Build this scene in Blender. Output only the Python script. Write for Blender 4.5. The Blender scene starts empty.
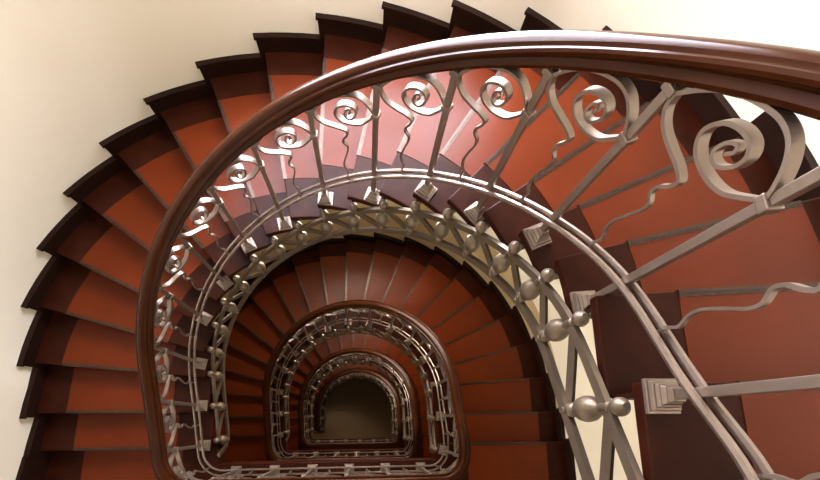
import bpy, bmesh, math
import numpy as np
from mathutils import Matrix, Vector

S = 1.25                      # metres per plan unit (well radius = 1 unit)
SC = bpy.context.scene
COL = SC.collection
pi = math.pi

# ---------------------------------------------------------------- plan of the stairwell (plan units)
H1 = .1288                    # riser height
NR = 21                       # risers per turn
PT = NR * H1                  # height of one turn
SREF = .642                   # landing edge line
GO = .285                     # going of the straight steps
TH = .1859                    # angle of a winder
RC = .15                      # corner radius of the railing line
RT = .956                     # inner ends of the treads
RIN, RLO, RO = 1.22, 1.974, 2.1865
YW = 1.95                     # front wall
HR = .649                     # handrail centre above the pitch line
HB = .086                     # bottom rails above the pitch line
BS = .313
LEVEL_S = {1: .642, 0: .668, -1: .76, -2: .692, -3: .70}

def flare(y): return min(max(-y * .11, 0), .08)       # the left wall runs slightly outward
def nose(k, r):
    if 3 <= k <= 19:
        a = (k - 11) * TH
        return np.array([r * math.sin(a), r * math.cos(a)])
    if 2 < k < 3:
        f = k - 2; return (1 - f) * nose(2, r) + f * nose(3, r)
    if 19 < k < 20:
        f = k - 19; return (1 - f) * nose(19, r) + f * nose(20, r)
    sg = -1 if k < 11 else 1
    n = (3 - k) if k < 11 else (k - 19)
    y = 1.2 * math.cos(8 * TH) - n * GO
    return np.array([sg * r - (flare(y) if sg < 0 and r > 2.1 else 0), y])

def tang(k):                  # uphill direction, square to the nosing
    if 3 <= k <= 19:
        a = (k - 11) * TH
        return np.array([math.cos(a), -math.sin(a)])
    return np.array([0., 1.]) if k < 11 else np.array([0., -1.])

# railing line: closed D, arc length from the middle of the landing, going left / up / right
L_LAND = 1 - RC
L_COR = RC * pi / 2
L_STR = SREF - RC
L_SEMI = pi
LT = 2 * (L_LAND + L_COR + L_STR) + L_SEMI

def plan(s, off=0.0, sl=SREF):
    s = s % LT
    half = s > LT / 2
    q = LT - s if half else s
    if q < L_LAND:
        p = (-q, -SREF); n = (0, -1)
    elif q < L_LAND + L_COR:
        a = (q - L_LAND) / RC
        n = (-math.sin(a), -math.cos(a)); p = (-1 + RC + RC * n[0], -SREF + RC + RC * n[1])
    elif q < L_LAND + L_COR + L_STR:
        p = (-1, -SREF + RC + q - L_LAND - L_COR); n = (-1, 0)
    else:
        a = q - L_LAND - L_COR - L_STR
        n = (-math.cos(a), math.sin(a)); p = n
    x, y = p[0] + n[0] * off, p[1] + n[1] * off
    if half: x = -x
    if y < -.45: y = -.45 + (y + .45) * (sl - .45) / (SREF - .45)
    return np.array([x, y])

def _s_of(k):
    p = nose(k, 1.0); best = None
    for i in range(3000):
        s = LT * i / 2999
        d = np.hypot(*(plan(s) - p))
        if best is None or d < best[0]: best = (d, s)
    return best[1]
NS = np.array([_s_of(k) for k in range(1, 22)])
_n = 800
_D = np.linspace(0, LT, _n + 1)
_base = np.interp(_D, np.r_[0, NS[0] - GO * .9, NS, LT], np.r_[0, 0, np.arange(1, 22) * H1, PT])
_w = 50
_ext = np.r_[_base[-_w - 1:-1] - PT, _base, _base[1:_w + 1] + PT]
_ker = np.hanning(2 * _w + 1); _ker /= _ker.sum()
_Z = np.convolve(_ext, _ker, 'valid')
def Z(s):                     # smoothed pitch line
    m = math.floor(s / LT)
    q = s - m * LT
    return float(np.interp(q, _D, _Z)) + .045 * math.exp(-((q - 5.12) / .15) ** 2) + m * PT      # the rails ease onto each landing
def step_at(s):
    m = math.floor(s / LT)
    return int((NS <= s - m * LT + 1e-6).sum()) + m * NR

# ---------------------------------------------------------------- materials
def new_mat(name):
    m = bpy.data.materials.new(name); m.use_nodes = True
    nt = m.node_tree
    return m, nt, nt.nodes['Principled BSDF']
def noise_mat(name, c1, c2, scale=6, rough=.4, metal=0., bump=.0, stretch=(1, 1, 1), coat=0., rough2=None, detail=6, spec=.5, bscale=None):
    m, nt, b = new_mat(name)
    tc = nt.nodes.new('ShaderNodeTexCoord'); mp = nt.nodes.new('ShaderNodeMapping')
    mp.inputs['Scale'].default_value = stretch
    nz = nt.nodes.new('ShaderNodeTexNoise'); nz.inputs['Scale'].default_value = scale; nz.inputs['Detail'].default_value = detail
    cr = nt.nodes.new('ShaderNodeValToRGB')
    cr.color_ramp.elements[0].color = (*c1, 1); cr.color_ramp.elements[1].color = (*c2, 1)
    cr.color_ramp.elements[0].position = .3; cr.color_ramp.elements[1].position = .7
    l = nt.links.new
    l(tc.outputs['Object'], mp.inputs['Vector']); l(mp.outputs[0], nz.inputs['Vector'])
    l(nz.outputs['Fac'], cr.inputs['Fac']); l(cr.outputs['Color'], b.inputs['Base Color'])
    b.inputs['Roughness'].default_value = rough; b.inputs['Metallic'].default_value = metal
    b.inputs['Specular IOR Level'].default_value = spec
    if rough2 is not None:
        mr = nt.nodes.new('ShaderNodeMapRange')
        mr.inputs['To Min'].default_value = rough; mr.inputs['To Max'].default_value = rough2
        l(nz.outputs['Fac'], mr.inputs['Value']); l(mr.outputs[0], b.inputs['Roughness'])
    if coat:
        b.inputs['Coat Weight'].default_value = coat; b.inputs['Coat Roughness'].default_value = .12
    if bump:
        bp = nt.nodes.new('ShaderNodeBump'); bp.inputs['Strength'].default_value = bump; bp.inputs['Distance'].default_value = .004
        n2 = nt.nodes.new('ShaderNodeTexNoise'); n2.inputs['Scale'].default_value = bscale or scale * 8
        l(mp.outputs[0], n2.inputs['Vector'])
        l(n2.outputs['Fac'], bp.inputs['Height']); l(bp.outputs[0], b.inputs['Normal'])
    return m
M = {}
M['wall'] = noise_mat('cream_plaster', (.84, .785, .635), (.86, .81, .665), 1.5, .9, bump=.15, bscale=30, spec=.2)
def two_tone(m, z, c1, c2):          # wall colour is ochre below height z, cream above
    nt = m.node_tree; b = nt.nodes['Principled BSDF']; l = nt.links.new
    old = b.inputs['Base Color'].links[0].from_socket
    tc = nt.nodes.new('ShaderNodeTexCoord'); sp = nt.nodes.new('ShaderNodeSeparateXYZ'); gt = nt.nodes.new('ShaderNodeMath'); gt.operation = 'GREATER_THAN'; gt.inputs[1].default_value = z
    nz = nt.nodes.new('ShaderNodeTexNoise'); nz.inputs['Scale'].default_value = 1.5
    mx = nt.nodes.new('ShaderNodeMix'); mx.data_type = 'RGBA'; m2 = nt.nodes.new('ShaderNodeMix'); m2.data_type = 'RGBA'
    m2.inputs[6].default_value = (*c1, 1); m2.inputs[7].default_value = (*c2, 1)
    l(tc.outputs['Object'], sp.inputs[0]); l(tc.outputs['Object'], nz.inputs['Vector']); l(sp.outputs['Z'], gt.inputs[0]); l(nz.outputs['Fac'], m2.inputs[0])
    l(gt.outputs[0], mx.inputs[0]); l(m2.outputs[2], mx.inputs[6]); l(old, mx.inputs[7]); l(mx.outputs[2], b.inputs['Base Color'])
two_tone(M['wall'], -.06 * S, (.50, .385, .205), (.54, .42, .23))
M['ceiling'] = noise_mat('tan_plaster', (.30, .25, .18), (.33, .28, .20), 2, .9, spec=.2)
M['wood'] = noise_mat('dark_stained_wood', (.021, .0046, .0020), (.033, .0072, .0030), 9, .32, stretch=(1, 1, 1), rough2=.40, bump=.05, spec=.075)
M['skirt'] = noise_mat('near_black_brown_wood', (.012, .0045, .003), (.019, .007, .004), 8, .45, spec=.1)
M['riser'] = noise_mat('riser_wood', (.020, .005, .0025), (.028, .007, .0035), 8, .45, spec=.12)
M['lino'] = noise_mat('worn_red_linoleum', (.098, .0138, .0012), (.118, .0170, .0017), 3.0, .30, rough2=.36, bump=.06, bscale=60, spec=.145)
M['rail'] = noise_mat('varnished_mahogany', (.034, .0090, .0030), (.050, .0140, .0045), 5, .19, spec=.095)
M['iron'] = noise_mat('grey_painted_iron', (.25, .195, .16), (.30, .24, .20), 14, .32, metal=.75, rough2=.44)
M['warm_lit_iron'] = noise_mat('iron_warm_light_tint', (.165, .125, .09), (.20, .155, .11), 14, .36, metal=.6, rough2=.46)  # lattice iron: warm light from below is put into its base colour
M['nosing'] = noise_mat('ribbed_bronze_strip', (.040, .025, .018), (.068, .044, .033), 40, .32, metal=.75)
M['floor'] = noise_mat('brown_terrazzo', (.20, .125, .060), (.25, .160, .080), 30, .6, detail=8)
M['frame'] = noise_mat('white_painted_wood', (.72, .70, .66), (.76, .74, .70), 6, .5)
def glass():
    m, nt, b = new_mat('window_glass')
    nt.nodes.remove(b)
    out = nt.nodes['Material Output']
    tr = nt.nodes.new('ShaderNodeBsdfTransparent'); gl = nt.nodes.new('ShaderNodeBsdfGlossy'); mx = nt.nodes.new('ShaderNodeMixShader')
    gl.inputs['Roughness'].default_value = .05; mx.inputs[0].default_value = .06
    nt.links.new(tr.outputs[0], mx.inputs[1]); nt.links.new(gl.outputs[0], mx.inputs[2]); nt.links.new(mx.outputs[0], out.inputs[0])
    return m
M['glass'] = glass()

# ---------------------------------------------------------------- object helpers
def empty(name, loc, label=None, cat=None, group=None, kind=None):
    o = bpy.data.objects.new(name, None); COL.objects.link(o)
    o.location = Vector(loc) * S; o.empty_display_size = .2
    tag(o, label, cat, group, kind); return o
def tag(o, label=None, cat=None, group=None, kind=None):
    if label: o['label'] = label
    if cat: o['category'] = cat
    if group: o['group'] = group
    if kind: o['kind'] = kind
    return o
class MB:
    def __init__(self): self.v = []; self.f = []
    def add(self, vs, fs):
        n = len(self.v); self.v.extend([tuple(map(float, p)) for p in vs]); self.f.extend([tuple(i + n for i in f) for f in fs]); return self
    def build(self, name, mat, parent=None, smooth=None, bevel=0, root=None):
        """parent: object; root: plan-unit origin of the top-level thing"""
        me = bpy.data.meshes.new(name)
        r = np.array(root if root is not None else (0, 0, 0), float)
        me.from_pydata([tuple((np.array(p) - r) * S) for p in self.v], [], self.f)
        bm = bmesh.new(); bm.from_mesh(me)
        bmesh.ops.remove_doubles(bm, verts=bm.verts, dist=1e-6)
        bmesh.ops.recalc_face_normals(bm, faces=bm.faces)
        bm.to_mesh(me); bm.free()
        me.materials.append(M[mat])
        if smooth is not None:
            me.polygons.foreach_set('use_smooth', [True] * len(me.polygons))
            me.set_sharp_from_angle(angle=smooth)
        o = bpy.data.objects.new(name, me); COL.objects.link(o)
        if parent: o.parent = parent
        elif root is not None: o.location = Vector(r) * S
        if bevel:
            md = o.modifiers.new('edge', 'BEVEL'); md.width = bevel * S; md.segments = 2; md.limit_method = 'ANGLE'; md.angle_limit = .6
        return o
def prism(mb, poly, z0, z1):
    n = len(poly)
    vs = [(x, y, z0) for x, y in poly] + [(x, y, z1) for x, y in poly]
    fs = [tuple(range(n))[::-1], tuple(range(n, 2 * n))] + [(i, (i + 1) % n, n + (i + 1) % n, n + i) for i in range(n)]
    return mb.add(vs, fs)
def gridslab(mb, A, B, z0, z1):
    """A, B: matching inner / outer plan lines -> a slab with quads"""
    n = len(A); vs = []
    for z in (z0, z1):
        vs += [(*a, z) for a in A] + [(*b, z) for b in B]
    fs = []
    for i in range(n - 1):
        fs += [(i, i + 1, n + i + 1, n + i), (2 * n + i, 3 * n + i, 3 * n + i + 1, 2 * n + i + 1),
               (i, 2 * n + i, 2 * n + i + 1, i + 1), (n + i, n + i + 1, 3 * n + i + 1, 3 * n + i)]
    fs += [(0, n, 3 * n, 2 * n), (n - 1, 3 * n - 1, 4 * n - 1, 2 * n - 1)]
    return mb.add(vs, fs)
def sweep(mb, rings, closed_profile=True, caps=True):
    m = len(rings[0]); vs = [p for r in rings for p in r]; fs = []
    for i in range(len(rings) - 1):
        for j in range(m):
            k = (j + 1) % m
            fs.append((i * m + j, i * m + k, (i + 1) * m + k, (i + 1) * m + j))
    if caps:
        fs += [tuple(range(m))[::-1], tuple(range((len(rings) - 1) * m, len(rings) * m))]
    return mb.add(vs, fs)
def obox(mb, c, ax, ay, az, hx, hy, hz, taper=1.0):
    c, ax, ay, az = map(lambda q: np.array(q, float), (c, ax, ay, az)); vs = []
    for k, t in ((-1, 1.0), (1, taper)):
        for sx, sy in ((-1, -1), (1, -1), (1, 1), (-1, 1)):
            vs.append(c + ax * hx * sx * t + ay * hy * sy * t + az * hz * k)
    return mb.add(vs, [(3, 2, 1, 0), (4, 5, 6, 7), (0, 1, 5, 4), (1, 2, 6, 5), (2, 3, 7, 6), (3, 0, 4, 7)])
def box(mb, x0, x1, y0, y1, z0, z1):
    return obox(mb, ((x0 + x1) / 2, (y0 + y1) / 2, (z0 + z1) / 2), (1, 0, 0), (0, 1, 0), (0, 0, 1), (x1 - x0) / 2, (y1 - y0) / 2, (z1 - z0) / 2)
def lathe(mb, x, y, prof, n=18):
    rings = [[(x + r * math.cos(2 * pi * j / n), y + r * math.sin(2 * pi * j / n), z) for j in range(n)] for r, z in prof]
    return sweep(mb, rings)
def bar(mb, a, b, w, t, side):
    """flat bar from a to b; w measured square to side, t along side"""
    a, b = np.array(a, float), np.array(b, float); d = b - a; L = np.linalg.norm(d); d /= L
    sd = np.array(side, float); sd -= d * sd.dot(d); sd /= np.linalg.norm(sd); u = np.cross(d, sd)
    return obox(mb, (a + b) / 2, sd, u, d, t / 2, w / 2, L / 2)
def catmull(P, n=6):
    P = [np.array(p, float) for p in P]; Q = [2 * P[0] - P[1]] + P + [2 * P[-1] - P[-2]]; out = []
    for i in range(1, len(Q) - 2):
        for j in range(n):
            t = j / n; a, b, c, d = Q[i - 1:i + 3]
            out.append(.5 * (2 * b + (c - a) * t + (2 * a - 5 * b + 4 * c - d) * t * t + (3 * b - a - 3 * c + d) * t ** 3))
    return out + [P[-1]]
def copy_tree(o, parent=None):
    c = o.copy(); COL.objects.link(c); c.parent = parent
    for ch in list(o.children): copy_tree(ch, c)
    return c

# ---------------------------------------------------------------- one flight of steps
def lines(k0, k1, r0, r1, d0=0., d1=0., n=6):
    A, B = [], []
    for j in range(n + 1):
        f = j / n; k = k0 + (k1 - k0) * f
        if j == 0: a, b = nose(k0, r0) + tang(k0) * d0, nose(k0, r1) + tang(k0) * d0
        elif j == n: a, b = nose(k1, r0) + tang(k1) * d1, nose(k1, r1) + tang(k1) * d1
        else: a, b = nose(k, r0), nose(k, r1)
        A.append(a); B.append(b)
    return A, B

def make_flight(root_z):
    org = (-1.5, -.47, 0.)
    root = empty('stair_flight', org)
    for k in range(1, NR):
        z = k * H1
        A, B = lines(k, k + 1, RT, RO - .012, 0, .03)
        t = gridslab(MB(), A, B, z - .034, z).build('tread', 'wood', root, bevel=.005, root=org)
        A, B = lines(k, k + 1, RIN, RLO, .018, .015)
        gridslab(MB(), A, B, z - .002, z + .0025).build('linoleum', 'lino', t, root=org)
        n_ = MB()
        for a, b in ((-.003, .0075), (.009, .0125), (.0145, .019)):      # ribs of the strip
            A, B = [nose(k, RIN) + tang(k) * q for q in (a, b)], [nose(k, RLO) + tang(k) * q for q in (a, b)]
            gridslab(n_, A, B, z - (.014 if a < 0 else .001), z + .0045)
        A, B = [nose(k, RIN) + tang(k) * q for q in (0, .019)], [nose(k, RLO) + tang(k) * q for q in (0, .019)]
        gridslab(n_, A, B, z - .001, z + .0025)
        n_.build('nosing_strip', 'nosing', t, root=org)
    for k in range(1, NR + 1):
        A, B = [nose(k, RT + .012) + tang(k) * q for q in (.022, .036)], [nose(k, RO - .012) + tang(k) * q for q in (.022, .036)]
        gridslab(MB(), A, B, (k - 1) * H1, k * H1 - .034).build('riser', 'riser', root, root=org)
    sk = MB()                                                                               # stepped skirting along the wall
    for k in range(1, NR + 1):
        z = k * H1
        k1 = k + 1 if k < NR else k + .35
        for (ra, rb, za, zb, d) in ((RO - .030, RO - .002, z - H1 * .9, z + .088, -.034), (RO - .040, RO - .002, z + .088, z + .104, -.044)):
            A, B = lines(k, k1, ra, rb, d, -.034 if k < NR else 0, n=5)
            gridslab(sk, A, B, za, zb)
    sk.build('skirting_board', 'skirt', root, root=org)
    return root

# ---------------------------------------------------------------- lattice stringer under the inner tread ends
RSP = .938
SPK = [k + .20 for k in range(1, NR + 1)]
def make_lattice():
    org = (-RSP, -.40, 0.)
    root = empty('lattice_stringer', org)
    prof = [(.0, -.352), (.007, -.350), (.011, -.343), (.007, -.334), (.006, -.330), (.015, -.325), (.015, -.317), (.008, -.312), (.014, -.304),
            (.022, -.290), (.024, -.277), (.020, -.264), (.010, -.256), (.012, -.250), (.026, -.240), (.036, -.220), (.039, -.200), (.036, -.180),
            (.026, -.160), (.013, -.146), (.012, -.136), (.016, -.130), (.016, -.098), (.011, -.094), (.011, -.086), (.020, -.076), (.025, -.062), (.024, -.050),
            (.014, -.038), (.010, -.034)]
    up, lo = [], []
    for kk in SPK:
        k = int(kk); p = nose(kk, RSP); z = k * H1
        lathe(MB(), p[0], p[1], [(r, z + q) for r, q in prof]).build('spindle', 'warm_lit_iron', root, smooth=.7, root=org)
        up.append(np.array([*p, z - .112])); lo.append(np.array([*p, z - .322]))
    first = np.array([*nose(.75, RSP), -.0]); last = np.array([*nose(21.3, RSP), 21 * H1 - .112])
    for name, pts, w in (('upper_chord', up + [last], .032), ('lower_chord', [first] + lo + [last + np.array([0, 0, -.20])], .036)):
        c = MB(); cen = catmull(pts, 4); rings = []
        for i, p in enumerate(cen):
            d = cen[min(i + 1, len(cen) - 1)] - cen[max(i - 1, 0)]; d /= np.linalg.norm(d)
            nrm = np.array([p[0], max(p[1], 0), 0]); nrm /= np.linalg.norm(nrm); u = np.cross(d, nrm); u /= np.linalg.norm(u)
            nrm = np.cross(u, d)
            rings.append([p + u * w / 2 * a + nrm * .009 * b for a, b in ((-1, -1), (1, -1), (1, 1), (-1, 1))])
        sweep(c, rings).build(name, 'warm_lit_iron', root, root=org)
    for i in range(len(up) - 1):
        nrm = (up[i] + up[i + 1]) * np.array([1, 1, 0]); nrm[1] = max(nrm[1], 0)
        n = nrm / np.linalg.norm(nrm) * .012
        bar(MB(), up[i] + n, lo[i + 1] + n, .042, .010, nrm).build('diagonal_bar', 'warm_lit_iron', root, root=org)
    return root

# ---------------------------------------------------------------- balustrade
BAL = [1.131, 1.445, 1.763, 2.075, 2.360, 2.640, 2.912, 3.195, 3.474, 3.753, 4.030, 4.312, 4.624, 4.939, 5.245]
LAND = [-(i - 2.5) * BS for i in range(5, -1, -1)]
S_END = 5.10                  # where one balustrade meets the next (right side, above the last riser)
ARC = [(.995, .460), (.945, .492), (.86, .533), (.76, .567), (.65, .590), (.54, .603), (.40, .613), (.28, .615), (.17, .608), (.06, .592)]
SPI = [(.985, .464), (.89, .447), (.79, .437), (.64, .450), (.49, .481), (.40, .517), (.385, .543), (.44, .560), (.54, .557), (.64, .540), (.70, .515),
       (.70, .491), (.64, .478), (.57, .487), (.53, .507), (.545, .526), (.595, .528), (.62, .513), (.59, .503)]
TAIL = [(.05, .592), (.075, .555), (.17, .512), (.32, .472), (.46, .440), (.55, .412), (.535, .392), (.48, .377), (.475, .355), (.535, .325), (.54, .297),
        (.49, .255), (.455, .215), (.47, .18), (.52, .145), (.50, .11), (.53, .06)]

def frame(s, sl):
    p = plan(s, 0, sl); q = plan(s + .01, 0, sl) - plan(s - .01, 0, sl); t = q / np.linalg.norm(q)
    nrm = np.array([-t[1], t[0]])
    return p, t, nrm
def zoff(s, t): return Z(s) + t * PT
def ribbon(mb, uv, s0, s1, sl, w, th, taper=None, rot=0):
    pts = []
    for u, v in catmull(uv, 5):
        s = s0 + u * (s1 - s0); pts.append(np.array([*plan(s, 0, sl), Z(s) + v]))
    rings = []
    for i, p in enumerate(pts):
        d = pts[min(i + 1, len(pts) - 1)] - pts[max(i - 1, 0)]; d /= np.linalg.norm(d) + 1e-9
        s = s0 + catmull(uv, 5)[i][0] * (s1 - s0); _, t, nr = frame(s, sl)
        nr = np.array([*nr, 0]); nr -= d * nr.dot(d); nr /= np.linalg.norm(nr); u = np.cross(d, nr)
        f = taper(i / (len(pts) - 1)) if taper else 1.
        rings.append([p + nr * w / 2 * f * a + u * th / 2 * b * (.6 + .4 * f) for a, b in ((-1, -1), (1, -1), (1, 1), (-1, 1))])
    return sweep(mb, rings)
def baluster(s, sl, parent, org, fixed_z=None):
    k = step_at(s); zb = k * H1; zt = Z(s) + HR - .040
    p, t, nr = frame(s, sl); ax, ay, az = (*t, 0), (*nr, 0), (0, 0, 1); c = lambda z: (p[0], p[1], z)
    b = obox(MB(), c((zb + .04 + zt) / 2), ax, ay, az, .0110, .0110, (zt - zb - .04) / 2).build('baluster', 'iron', parent, bevel=.002, root=org)
    f = MB()
    for h0, h1, w0, tp in ((0, .012, .042, 1), (.012, .024, .036, .94), (.024, .034, .029, .9), (.034, .046, .024, .8), (.046, .060, .018, .85)):
        obox(f, c(zb + (h0 + h1) / 2), ax, ay, az, w0, w0, (h1 - h0) / 2, tp)
    f.build('base_block', 'iron', b, bevel=.0015, root=org)
    for v in (.598, .459):
        obox(MB(), c(Z(s) + v), ax, ay, az, .0165, .0175, .010).build('collar', 'iron', b, bevel=.003, root=org)
def panel(s0, s1, sl, parent, org):
    m = MB()
    ribbon(m, ARC, s0, s1, sl, .028, .0085)
    ribbon(m, SPI, s0, s1, sl, .028, .0085, lambda f: 1 - .45 * max(0, f - .5) / .5)
    m.build('scroll', 'iron', parent, root=org, smooth=.6)
    ribbon(MB(), TAIL, s0, s1, sl, .022, .0095, lambda f: 1 if f < .25 else max(.48, 1 - 1.4 * (f - .25))).build('wavy_bar', 'iron', parent, root=org, smooth=.6)
HP = [(.026, -.042), (.034, -.037), (.0375, -.026), (.033, -.016), (.030, -.008), (.034, -.002), (.0425, .004), (.0445, .013), (.041, .0215), (.034, .0235), (.0305, .0195), (.0275, .0235), (.0255, .032), (.018, .039), (.008, .042)]
HP = HP + [(0, .0425)] + [(-x, z) for x, z in HP[::-1]]
def swept(name, mat, parent, org, sa, sb, sl, prof, off, hz, smooth=None):
    n = max(8, int((sb - sa) / .035)); rings = []
    for i in range(n + 1):
        s = sa + (sb - sa) * i / n
        p0 = plan(s, off, sl); p1 = plan(s, off + .01, sl); nr = (p1 - p0) / np.linalg.norm(p1 - p0)
        rings.append([(p0[0] + nr[0] * x, p0[1] + nr[1] * x, Z(s) + hz + z) for x, z in prof])
    return sweep(MB(), rings).build(name, mat, parent, root=org, smooth=smooth)
SQ = lambda w, h: [(-w / 2, -h / 2), (w / 2, -h / 2), (w / 2, h / 2), (-w / 2, h / 2)]
def sweeps(parent, org, sa, sb, sl):
    swept('handrail', 'rail', parent, org, sa, sb, sl, HP, .016, HR, .6)
    for o_ in (-.0185, .0185):
        swept('bottom_rail', 'iron', parent, org, sa, sb, sl, [(-.0045, -.010), (.0045, -.010), (.0075, 0), (.0045, .010), (-.0045, .010), (-.0075, 0)], o_, HB)
def make_flight_infill(org):
    """balusters and scrolls that stand on the steps (the same on every turn)"""
    root = empty('stair_balustrade', org)
    for s in BAL: baluster(s, SREF, root, org)
    for a, b in zip(BAL[:-1], BAL[1:]): panel(a, b, SREF, root, org)
    return root
def landing_infill(root, org, sl, first=True):
    for s in LAND: baluster(s, sl, root, org)
    for a, b in zip(LAND[:-1], LAND[1:]): panel(a, b, sl, root, org)
    panel(BAL[-1] - LT, LAND[0], sl, root, org)

# ---------------------------------------------------------------- build the four turns
F_LAB = {0: 'topmost and broadest winding flight of red linoleum steps, climbing along the cream wall',
         -1: 'second winding flight down, red linoleum steps ringing the second handrail',
         -2: 'third winding flight down, narrow ring of red steps between second and third handrails',
         -3: 'lowest flight of red steps, thin inner ring just above the ground floor'}
L_LAB = {0: 'largest grey iron lattice of bars and ball spindles, under the topmost flight',
         -1: 'grey iron lattice with ball spindles edging the second flight down',
         -2: 'small grey iron lattice edging the third flight down',
         -3: 'smallest iron lattice edging the lowest flight by the ground floor'}
B_LAB = {0: 'nearest balustrade, large grey iron scrolls under a broad glossy mahogany handrail',
         -1: 'second balustrade down, scrolled iron under the handrail inside the topmost ring of steps',
         -2: 'third balustrade down, small scrolled iron ring below the second handrail',
         -3: 'innermost balustrade ring, lowest one, framing the dark ground floor'}
f0 = make_flight(0); l0 = make_lattice(); ORGB = (-1., -.51, 0.)
b0 = make_flight_infill(ORGB)
PROTO = [(f0, F_LAB, 'staircase', 'winding stair flights'), (l0, L_LAB, 'stair lattice', 'iron lattice stringers'), (b0, B_LAB, 'balustrade', 'scrolled balustrades')]
BR = {}
for t in (0, -1, -2, -3):
    for o, lab, cat, grp in PROTO:
        c = o if t == 0 else copy_tree(o)
        if t: c.location.z = o.location.z + t * PT * S
        tag(c, lab[t], cat, grp)
        if cat == 'balustrade': BR[t] = c
for t in (0, -1, -2, -3):
    r = BR[t]; sl = LEVEL_S[t]
    if t > -3:
        sweeps(r, ORGB, S_END - LT, S_END, sl)
        landing_infill(r, ORGB, sl)
        panel(LAND[-1], BAL[0], sl, r, ORGB)
    else:
        sweeps(r, ORGB, 1.09, S_END, sl)
        p = plan(1.09)
        lathe(MB(), p[0], p[1] - .03, [(.05, 0), (.05, .05), (.03, .07), (.026, .2), (.036, .36), (.026, .5), (.03, .6), (.05, .64), (.05, .70), (.03, .74), (.034, .78), (.0, .81)]).build('newel_post', 'rail', r, smooth=.7, root=ORGB)
# the top landing's own balustrade runs on to the left wall
org = (0, -SREF, PT)
r = empty('landing_balustrade', org, 'straight scrolled iron balustrade guarding the top landing behind the viewpoint', 'balustrade')
def swept_line(name, mat, prof, x0, x1, y, z, smooth=None):
    sweep(MB(), [[(x, y + a, z + b) for a, b in prof] for x in (x0, x1)]).build(name, mat, r, root=org, smooth=smooth)
swept('handrail', 'rail', r, org, S_END, LT + .6, SREF, HP, .016, HR, .9)
for o_ in (-.0185, .0185): swept('bottom_rail', 'iron', r, org, S_END, LT + .6, SREF, SQ(.012, .02), o_, HB)
LL = [s + LT for s in LAND]
for s in LL[:5]: baluster(s, SREF, r, org)
for a, b in zip([BAL[-1]] + LL[:4], LL[:5]): panel(a, b, SREF, r, org)
swept_line('handrail', 'rail', HP, -RO, -.6, -SREF - .016, PT + HR, .9)

# ---------------------------------------------------------------- landings
D_LAB = {1: 'top landing at the level of the viewpoint, dark wooden edge', 0: 'nearest lower landing at the bottom edge, dark wooden edge board under white baluster feet',
         -1: 'second landing down, thin brown edge board below the nearest lower landing', -2: 'lowest landing, short brown edge board above the ground floor'}
for lv in (1, 0, -1, -2):
    z = lv * PT; e = -LEVEL_S[lv] + .062; org = (0, -1.2, z)
    root = empty('landing', org, D_LAB[lv], 'landing', 'stair landings')
    yl = -.47 + .03; yr = -.47
    poly = [(-RO - .068, -YW + .012), (RO - .012, -YW + .012), (RO - .012, yr), (RT, yr), (RT - .03, e), (-RT + .03, e), (-RT, yl), (-RO + .012 - flare(yl), yl), (-RO - .068, -.74)]
    prism(MB(), poly, z - .16, z).build('slab', 'wood', root, bevel=.005, root=org)
    i_ = .235
    poly = [(-RLO, -YW + .22), (RLO, -YW + .22), (RLO, yr - .018), (RIN, yr - .018), (RIN, e - i_), (-RIN, e - i_), (-RIN, yl - .02), (-RLO, yl - .02)]
    prism(MB(), poly, z - .002, z + .0025).build('linoleum', 'lino', root, root=org)
    n_ = MB()
    for a, b in ((-.003, .0075), (.009, .0125), (.0145, .019)):
        box(n_, RIN, RLO, yr - b, yr - a, z - (.014 if a < 0 else .001), z + .0045)
    n_.build('nosing_strip', 'nosing', root, root=org)
    eb = MB(); box(eb, -RT + .04, RT - .04, e - .06, e - .012, z - .33, z - .16)
    eb.build('edge_board', 'wood', root, root=org)
    sk = MB()
    box(sk, -RO + .002, RO - .002, -YW + .002, -YW + .03, z, z + .10)
    box(sk, RO - .03, RO - .002, -YW + .03, -.50, z, z + .10)
    xs = [(-RO - flare(y), y) for y in (-.505, -.73)] + [(-RO - .08, -YW + .03)]
    prism(sk, [(x + .002, y) for x, y in xs] + [(x + .03, y) for x, y in xs[::-1]], z, z + H1 + .104)
    sk.build('skirting_board', 'skirt', root, root=org)

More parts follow.
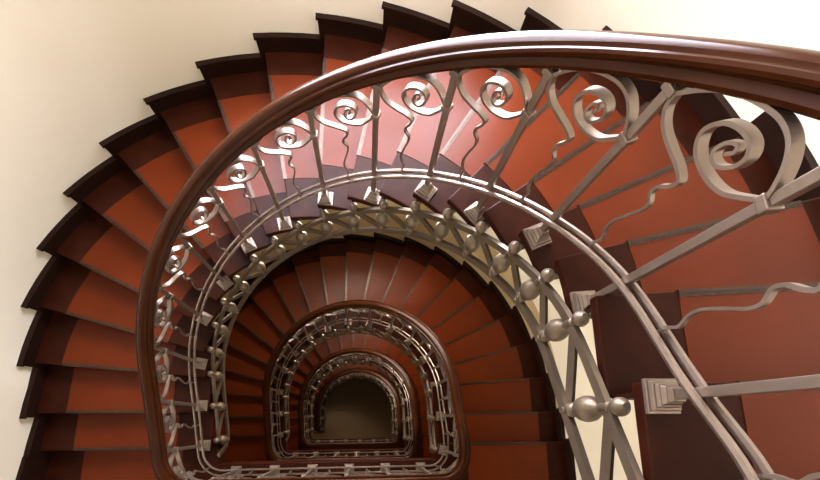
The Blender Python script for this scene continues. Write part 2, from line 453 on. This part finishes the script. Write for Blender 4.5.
# ---------------------------------------------------------------- shell
ZF, ZC = -3 * PT, 5.6
NW = 72
WIN_A = .55                                    # half angle of a window in the curved wall
WINZ = [(t * PT + (2.03 if t == 0 else 2.86), t * PT + 3.50) for t in (0, -1, -2, -3)]
def curved_wall():
    T = .12; m = MB()
    an = sorted(set([-pi / 2 + pi * i / NW for i in range(NW + 1)] + [-WIN_A, WIN_A]))
    zs = sorted(set([ZF, ZC] + [q for w in WINZ for q in w]))
    def hole(a0, a1, z0, z1): return abs((a0 + a1) / 2) < WIN_A and any(w[0] - 1e-6 <= z0 and z1 <= w[1] + 1e-6 for w in WINZ)
    P3 = lambda a, r, z: (r * math.sin(a), r * math.cos(a), z)
    for i in range(len(an) - 1):
        for j in range(len(zs) - 1):
            a0, a1, z0, z1 = an[i], an[i + 1], zs[j], zs[j + 1]
            if hole(a0, a1, z0, z1): continue
            for r in (RO, RO + T):
                m.add([P3(a0, r, z0), P3(a1, r, z0), P3(a1, r, z1), P3(a0, r, z1)], [(0, 1, 2, 3)])
    for w in WINZ:                              # reveals
        for a in (-WIN_A, WIN_A):
            m.add([P3(a, RO, w[0]), P3(a, RO + T, w[0]), P3(a, RO + T, w[1]), P3(a, RO, w[1])], [(0, 1, 2, 3)])
        aa = [x for x in an if -WIN_A - 1e-9 <= x <= WIN_A + 1e-9]
        for z in w:
            for a0, a1 in zip(aa[:-1], aa[1:]):
                m.add([P3(a0, RO, z), P3(a1, RO, z), P3(a1, RO + T, z), P3(a0, RO + T, z)], [(0, 1, 2, 3)])
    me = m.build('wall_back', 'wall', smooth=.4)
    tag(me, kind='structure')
curved_wall()
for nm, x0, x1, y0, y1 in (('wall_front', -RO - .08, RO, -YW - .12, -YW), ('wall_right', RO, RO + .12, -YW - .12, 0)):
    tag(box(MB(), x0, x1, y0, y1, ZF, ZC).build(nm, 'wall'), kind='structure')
poly = [(-RO - .1, -YW - .1), (RO + .1, -YW - .1), (RO + .1, 0)] + [((RO + .1) * math.cos(pi * i / 40), (RO + .1) * math.sin(pi * i / 40)) for i in range(1, 40)] + [(-RO - .1, 0)]
tag(prism(MB(), poly, ZF - .1, ZF).build('floor', 'floor'), kind='structure')
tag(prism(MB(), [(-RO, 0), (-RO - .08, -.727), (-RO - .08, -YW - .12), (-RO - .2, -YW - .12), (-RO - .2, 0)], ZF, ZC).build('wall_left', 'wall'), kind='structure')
# ceiling with a round skylight
SKR, SKX, SKY = 1.1, .7, -.4
c = MB(); n = 64
inn = [(SKX + SKR * math.cos(2 * pi * i / n), SKY + SKR * math.sin(2 * pi * i / n)) for i in range(n)]
def outer(i):
    a = 2 * pi * i / n; return (SKX + 3.6 * math.cos(a), SKY + 3.6 * math.sin(a))
out_ = [outer(i) for i in range(n)]
gridslab(c, inn + inn[:1], out_ + out_[:1], ZC, ZC + .12)
tag(c.build('ceiling', 'ceiling'), kind='structure')
# windows: frame, muntins, pane
for i, w in enumerate(WINZ):
    xw = (RO + .05) * math.sin(WIN_A); yw = (RO + .05) * math.cos(WIN_A)
    root = empty(f'window_{i + 1}', (0, yw, w[0])); tag(root, kind='structure')
    f = MB(); o_ = (0, yw, w[0])
    for x in (-xw + .02, xw - .02): box(f, x - .03, x + .03, yw - .025, yw + .025, w[0], w[1])
    for z in (w[0] + .03, w[1] - .03): box(f, -xw, xw, yw - .025, yw + .025, z - .03, z + .03)
    box(f, -.014, .014, yw - .02, yw + .02, w[0], w[1])
    for q in (.34, .67): box(f, -xw, xw, yw - .018, yw + .018, w[0] + q * (w[1] - w[0]) - .012, w[0] + q * (w[1] - w[0]) + .012)
    f.build('window_frame', 'frame', root, root=o_)
    g = MB(); box(g, -xw, xw, yw - .003, yw + .003, w[0], w[1]); g.build('pane', 'glass', root, root=o_)

# ---------------------------------------------------------------- light: daylight through the windows and the skylight
def area(name, loc, rot, sx, sy, power, col):
    l = bpy.data.lights.new(name, 'AREA'); l.shape = 'RECTANGLE'; l.size = sx * S; l.size_y = sy * S; l.energy = power; l.color = col
    o = bpy.data.objects.new(name, l); COL.objects.link(o); o.location = Vector(loc) * S; o.rotation_euler = rot
    return o
WIN_W, SKY_W = (900, 500, 520, 420), 60
for i, w in enumerate(WINZ):
    area('window_daylight', (0, RO + .22, (w[0] + w[1]) / 2), (-pi / 2 , 0, 0), 2.5, w[1] - w[0] + .3, WIN_W[i], (.91, .885, 1.0) if i == 0 else (1., .90, .78))
area('skylight_daylight', (SKX, SKY, ZC + .25), (0, 0, 0), 2.0, 2.0, SKY_W, (1.0, .96, .90))
W = bpy.data.worlds.new('World'); SC.world = W; W.use_nodes = True
W.node_tree.nodes['Background'].inputs[0].default_value = (.75, .85, 1, 1); W.node_tree.nodes['Background'].inputs[1].default_value = .12

# ---------------------------------------------------------------- camera
F_PX, PY = 370.2465, 110.7997
CAM = (.2996, -.277, 3.399)
tx, ty, ro = .1909, .1171, .0144
Rx = np.array([[1, 0, 0], [0, math.cos(tx), -math.sin(tx)], [0, math.sin(tx), math.cos(tx)]])
Ry = np.array([[math.cos(ty), 0, -math.sin(ty)], [0, 1, 0], [math.sin(ty), 0, math.cos(ty)]])
Rz = np.array([[math.cos(ro), -math.sin(ro), 0], [math.sin(ro), math.cos(ro), 0], [0, 0, 1]])
R3 = Rz @ Rx @ Ry
cd = bpy.data.cameras.new('Camera'); cam = bpy.data.objects.new('Camera', cd); COL.objects.link(cam)
mw = Matrix([list(r) for r in R3]).to_4x4(); mw.translation = Vector(CAM) * S
cam.matrix_world = mw
cd.sensor_width = 36; cd.sensor_fit = 'HORIZONTAL'; cd.lens = F_PX / 820 * 36; cd.shift_y = PY / 820
cd.clip_start = .02; cd.clip_end = 100
SC.camera = cam
SC.view_settings.view_transform = 'Standard'; SC.view_settings.look = 'None'; SC.view_settings.gamma = 1; SC.view_settings.use_curve_mapping = False
SC.view_settings.exposure = 0.06
SC.cycles.max_bounces = 8; SC.cycles.diffuse_bounces = 5; SC.cycles.glossy_bounces = 4; SC.cycles.transparent_max_bounces = 8
